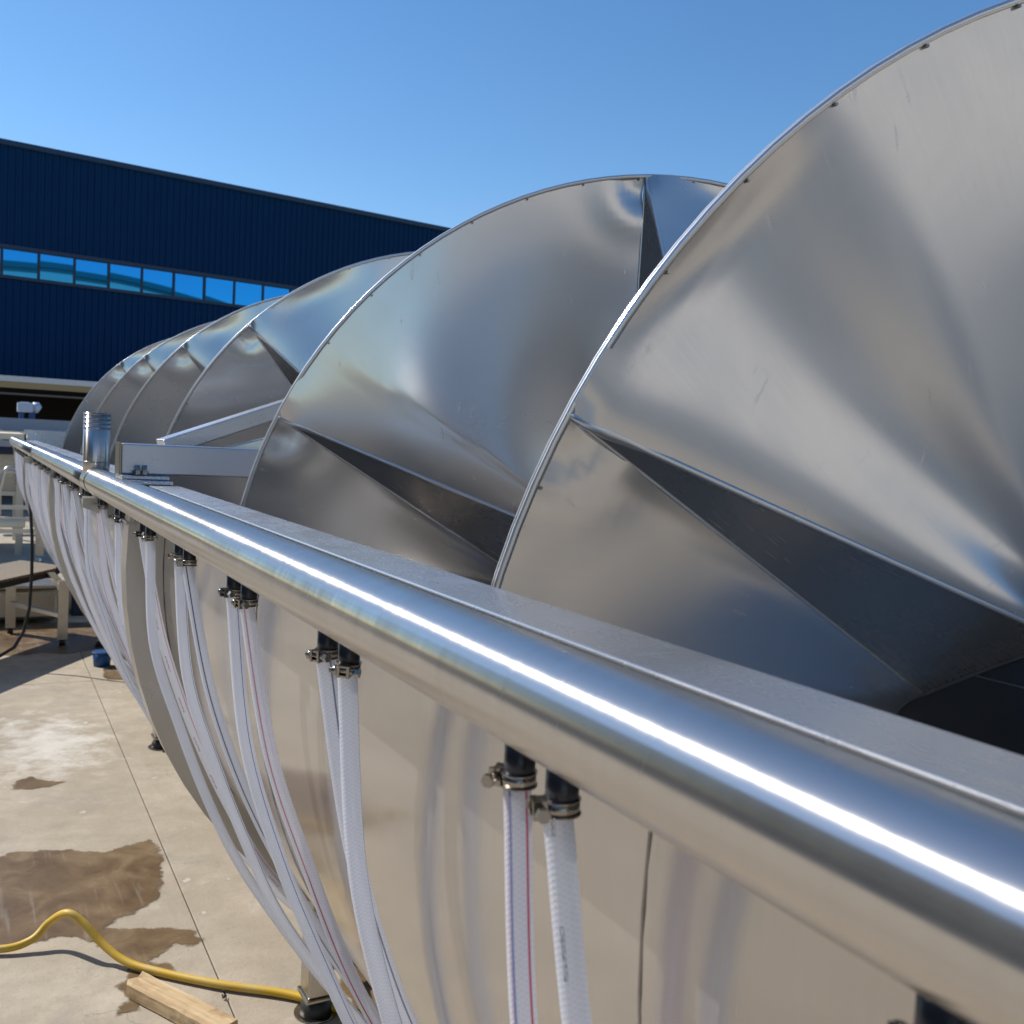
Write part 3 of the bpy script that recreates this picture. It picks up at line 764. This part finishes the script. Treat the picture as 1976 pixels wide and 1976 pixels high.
hmats = ['hose_navy', 'hose_plain', 'hose_rb', 'hose_print', 'hose_navy', 'hose_plain', 'hose_plain', 'hose_red', 'hose_plain', 'hose_navy', 'hose_pink', 'hose_print', 'hose_print', 'hose_navy',
         'hose_red', 'hose_pink', 'hose_print', 'hose_plain', 'hose_red', 'hose_navy']
ords = ['first', 'second', 'third', 'fourth', 'fifth', 'sixth', 'seventh', 'eighth', 'ninth', 'tenth', 'eleventh', 'twelfth', 'thirteenth', 'fourteenth', 'fifteenth', 'sixteenth', 'seventeenth', 'eighteenth', 'nineteenth', 'twentieth', 'twenty-first', 'twenty-second']
looks = {'hose_navy': 'braided hose with thin dark line', 'hose_plain': 'plain clear braided hose', 'hose_rb': 'braided hose with red and blue lines',
         'hose_print': 'braided hose with small dark print', 'hose_red': 'braided hose with thin red line', 'hose_pink': 'braided hose with pinkish printing'}
YS = [.2328] + [.155 + .4435 * k for k in range(1, 22)]
hs = random.Random(11)
def make_hose(st_i, side, y):
    mk = hmats[(st_i * 2 + (0 if side else 1)) % len(hmats)]
    if st_i == 0: mk = 'hose_rb' if side else 'hose_plain'
    if st_i == 1: mk = 'hose_rb' if side else 'hose_print'
    if st_i == 2: mk = 'hose_navy' if side else 'hose_plain'
    if st_i == 3: mk = 'hose_plain' if side else 'hose_red'
    nearer = 'far hose' if side else 'near hose'
    beyond = '%s pair from the near end' % ords[st_i] if st_i < 7 else '%s pair beyond the tee stub' % ords[st_i - 7]
    root = thing('braided_hose', '%s, %s of %s' % (looks[mk], nearer, beyond), 'hose', (PX, y, PZ - PR), 0, 'clear hoses hanging from the manifold pipe')
    # path in the cross plane, world coordinates; the lower end meets the belly of the trough
    longer = (side == 1) != (st_i % 3 == 2)
    drift = (-.015 - .03 * hs.random()) if side == 0 else (-.02 + .02 * hs.random())
    if st_i > 2: drift += hs.uniform(-.30, .05)
    if longer:
        sag = hs.uniform(.02, .085) if st_i > 1 else .03
        phi_e = hs.uniform(254, 266)
        rad = [(186.5, 1.130 + sag * .3), (196, 1.106 + sag * .45), (205, 1.102 + sag * .5), (213, 1.112 + sag * .5), (222, 1.130 + sag * .5), (231, 1.152 + sag * .7), (239, 1.175 + sag), (247, 1.18 + sag), (254, 1.155 + sag * .8)]
    else:
        sag = hs.uniform(.0, .03)
        phi_e = hs.uniform(232, 248) if st_i > 2 else 246
        rad = [(186.5, 1.122), (196, 1.098), (205, 1.090 + sag * .2), (213, 1.092 + sag * .4), (221, 1.10 + sag), (230, 1.112 + sag), (239, 1.12 + sag)]
    wp = [Vector((PX, y, PZ - PR - .002)), Vector((PX, y, PZ - PR - .024)), Vector((PX, y, PZ - PR - .046))]
    for th, r in rad:
        if th > phi_e - 5: break
        t = (th - 180) / 60
        wp.append(cyl_pt(r + hs.uniform(-.003, .003), th, y + drift * min(1.4, t)))
    bul = rad[-1][1] - .03
    yl = wp[-1].y
    wp.append(cyl_pt(min(bul + .03, 1.17), phi_e - 1, yl - .01)); 
    wp.append(cyl_pt(RO + .055, phi_e + 4, yl - .012)); wp.append(cyl_pt(RO + .02, phi_e + 4.6, yl - .012))
    O = Vector((PX, y, PZ - PR))
    path = [p_ - O for p_ in catmull(wp, 8)]
    seg = 24 if st_i < 4 else (14 if st_i < 8 else 8)
    MB().tube(path, HR, seg, True, True, twist=hs.uniform(0, .3)).build('hose_wall', M[mk], root)
    ne = MB().tube([(0, 0, .004), (0, 0, -.016), (0, 0, -.029)], HR + .0012, seg).build('hose_end', M['hose_end'], root)
    for pos, dirv in ((Vector((0, 0, -.026)), None), (path[-1].lerp(path[-8], .55), (path[-1] - path[-6]).normalized())):
        c = link('hose_clamp', cl_me, root); c.location = pos
        if dirv: c.rotation_euler = dirv.to_track_quat('Z', 'Y').to_euler()
        else: c.rotation_euler = (R_(hs.uniform(-4, 4)), R_(hs.uniform(-4, 4)), R_(hs.choice([35, 120, 80, 150, 100]) + hs.uniform(-15, 15)))
        s_ = link('clamp_screw', sc_me, c)
    MB().cyl(path[-1] + (path[-1] - path[-6]).normalized() * .02, path[-6], .007, 10).build('nipple', M['bolt'], root)
wr_me = MB().tube([(0, 0, -.004), (0, 0, .003)], .0125, 16, radii=[.0105, .0145]).mesh('weld_ring'); wr_me.materials.append(M['weld'])
for i, y in enumerate(YS):
    hw = .030 if i < 2 else (.036 if i < 3 else .045)
    for side in (1, 0):
        make_hose(i, side, y + (hw if side else -hw))
        o = link('weld_ring', wr_me, pipe); o.location = (0, y + (hw if side else -hw), -PR + .0015)

# ------------------------------------------------------------------ things lying on the yard
M['yellow'] = mat('yellow_hose_rubber', (.55, .36, .03), .5)
def yel():
    m = M['yellow']; v = coords(m, 'Object'); n1 = noise(m, v, 9, 5, .6)
    Lk(m, mixc(m, maprange(m, n1, .4, .7, 0, .7), (.60, .37, .015), (.60, .46, .17)), P(m).inputs['Base Color'])
yel()
yp = catmull([(-.6, 3.7, .016), (-.15, 3.58, .016), (.10, 3.475, .018), (.20, 3.46, .035), (.255, 3.47, .08), (.30, 3.40, .135), (.345, 3.36, .115), (.40, 3.30, .06), (.46, 3.23, .025), (.54, 3.15, .016), (.70, 3.00, .016), (.88, 2.86, .016), (1.03, 2.69, .016), (1.25, 2.5, .016), (1.6, 2.2, .016)], 10)
yh_ = MB().tube(yp, .0125, 14).build('garden_hose', M['yellow'])
tag(yh_, 'yellow rubber hose arching up once and lying across the concrete', 'hose')
def wood():
    m = mat('worn_wood', (.55, .40, .23), .75, 0, .2)
    v = coords(m, 'Object', (1, 14, 14)); n1 = noise(m, v, 4, 5, .6, .15); v2 = coords(m, 'Object'); n2 = noise(m, v2, 14, 5, .6)
    c = ramp(m, n1, [(.3, (.40, .26, .13)), (.55, (.60, .45, .27)), (.75, (.70, .57, .38))])
    c = mixc(m, maprange(m, n2, .56, .72, 0, .7), c, (.20, .10, .04))
    Lk(m, c, P(m).inputs['Base Color']); bump(m, n1, .4, .004); return m
M['wood'] = wood()
pk = thing('wood_block', 'short broken pale timber block lying next to the yellow hose', 'timber', (.565, 2.905, 0), math.atan2(-.30, .165))
bm = bmesh.new()
nx = 14; L_ = .20
rw = random.Random(5)
rings = []
for k in range(nx + 1):
    x = -L_ + 2 * L_ * k / nx
    h = .052 + .0008 * rw.uniform(-1, 1); wd = .036
    j = .010 if k in (0, nx) else .0015
    sec = [(-wd, .004), (-wd - .002, h - .008), (-wd + .008, h), (0, h + .001), (wd - .006, h - .001), (wd, h - .008), (wd - .002, .004)]
    rings.append([bm.verts.new((x + rw.uniform(-1, 1) * j * 1.6, a + rw.uniform(-1, 1) * .0008, max(.004, c + rw.uniform(-1, 1) * .0008))) for a, c in sec])
for k in range(nx):
    for j in range(7): bm.faces.new((rings[k][j], rings[k][(j + 1) % 7], rings[k + 1][(j + 1) % 7], rings[k + 1][j]))
bm.faces.new(rings[0][::-1]); bm.faces.new(rings[-1])
bmesh.ops.recalc_face_normals(bm, faces=bm.faces)
me = D.meshes.new('block_body'); bm.to_mesh(me); bm.free(); me.materials.append(M['wood']); link('block_body', me, pk)
MB().tube([(.14, -.02, .018), (.21, -.01, .016), (.30, .02, .014)], .012, 8).build('dark_knot', M['dark_in'], pk)
def scrap(name, label, cat, x, y, s, m):
    b = MB(); rr = random.Random(int(x * 999))
    for k in range(5):
        M_ = Matrix.Translation((rr.uniform(-1, 1) * s, rr.uniform(-1, 1) * s * .6, s * .35)) @ Matrix.Rotation(rr.uniform(0, 3), 4, Vector((rr.random(), rr.random(), rr.random())).normalized())
        b.box(-s * .7, s * .7, -s * .3, s * .3, -s * .12, s * .12, M_)
    o = b.build(name, m); o.location = (x, y, .006); tag(o, label, cat)
scrap('plastic_scrap', 'crumpled black scrap on the wet patch beside the timber block', 'scrap', .468, 3.10, .018, M['rubber'])
scrap('leaf_litter', 'tiny dark leaf crumb on dry concrete right of the timber block', 'litter', .70, 2.94, .008, M['dirt'])
scrap('leaf_litter', 'tiny dark leaf crumb by the wet patch behind the leg foot', 'litter', 1.13, 2.66, .010, M['dirt'])
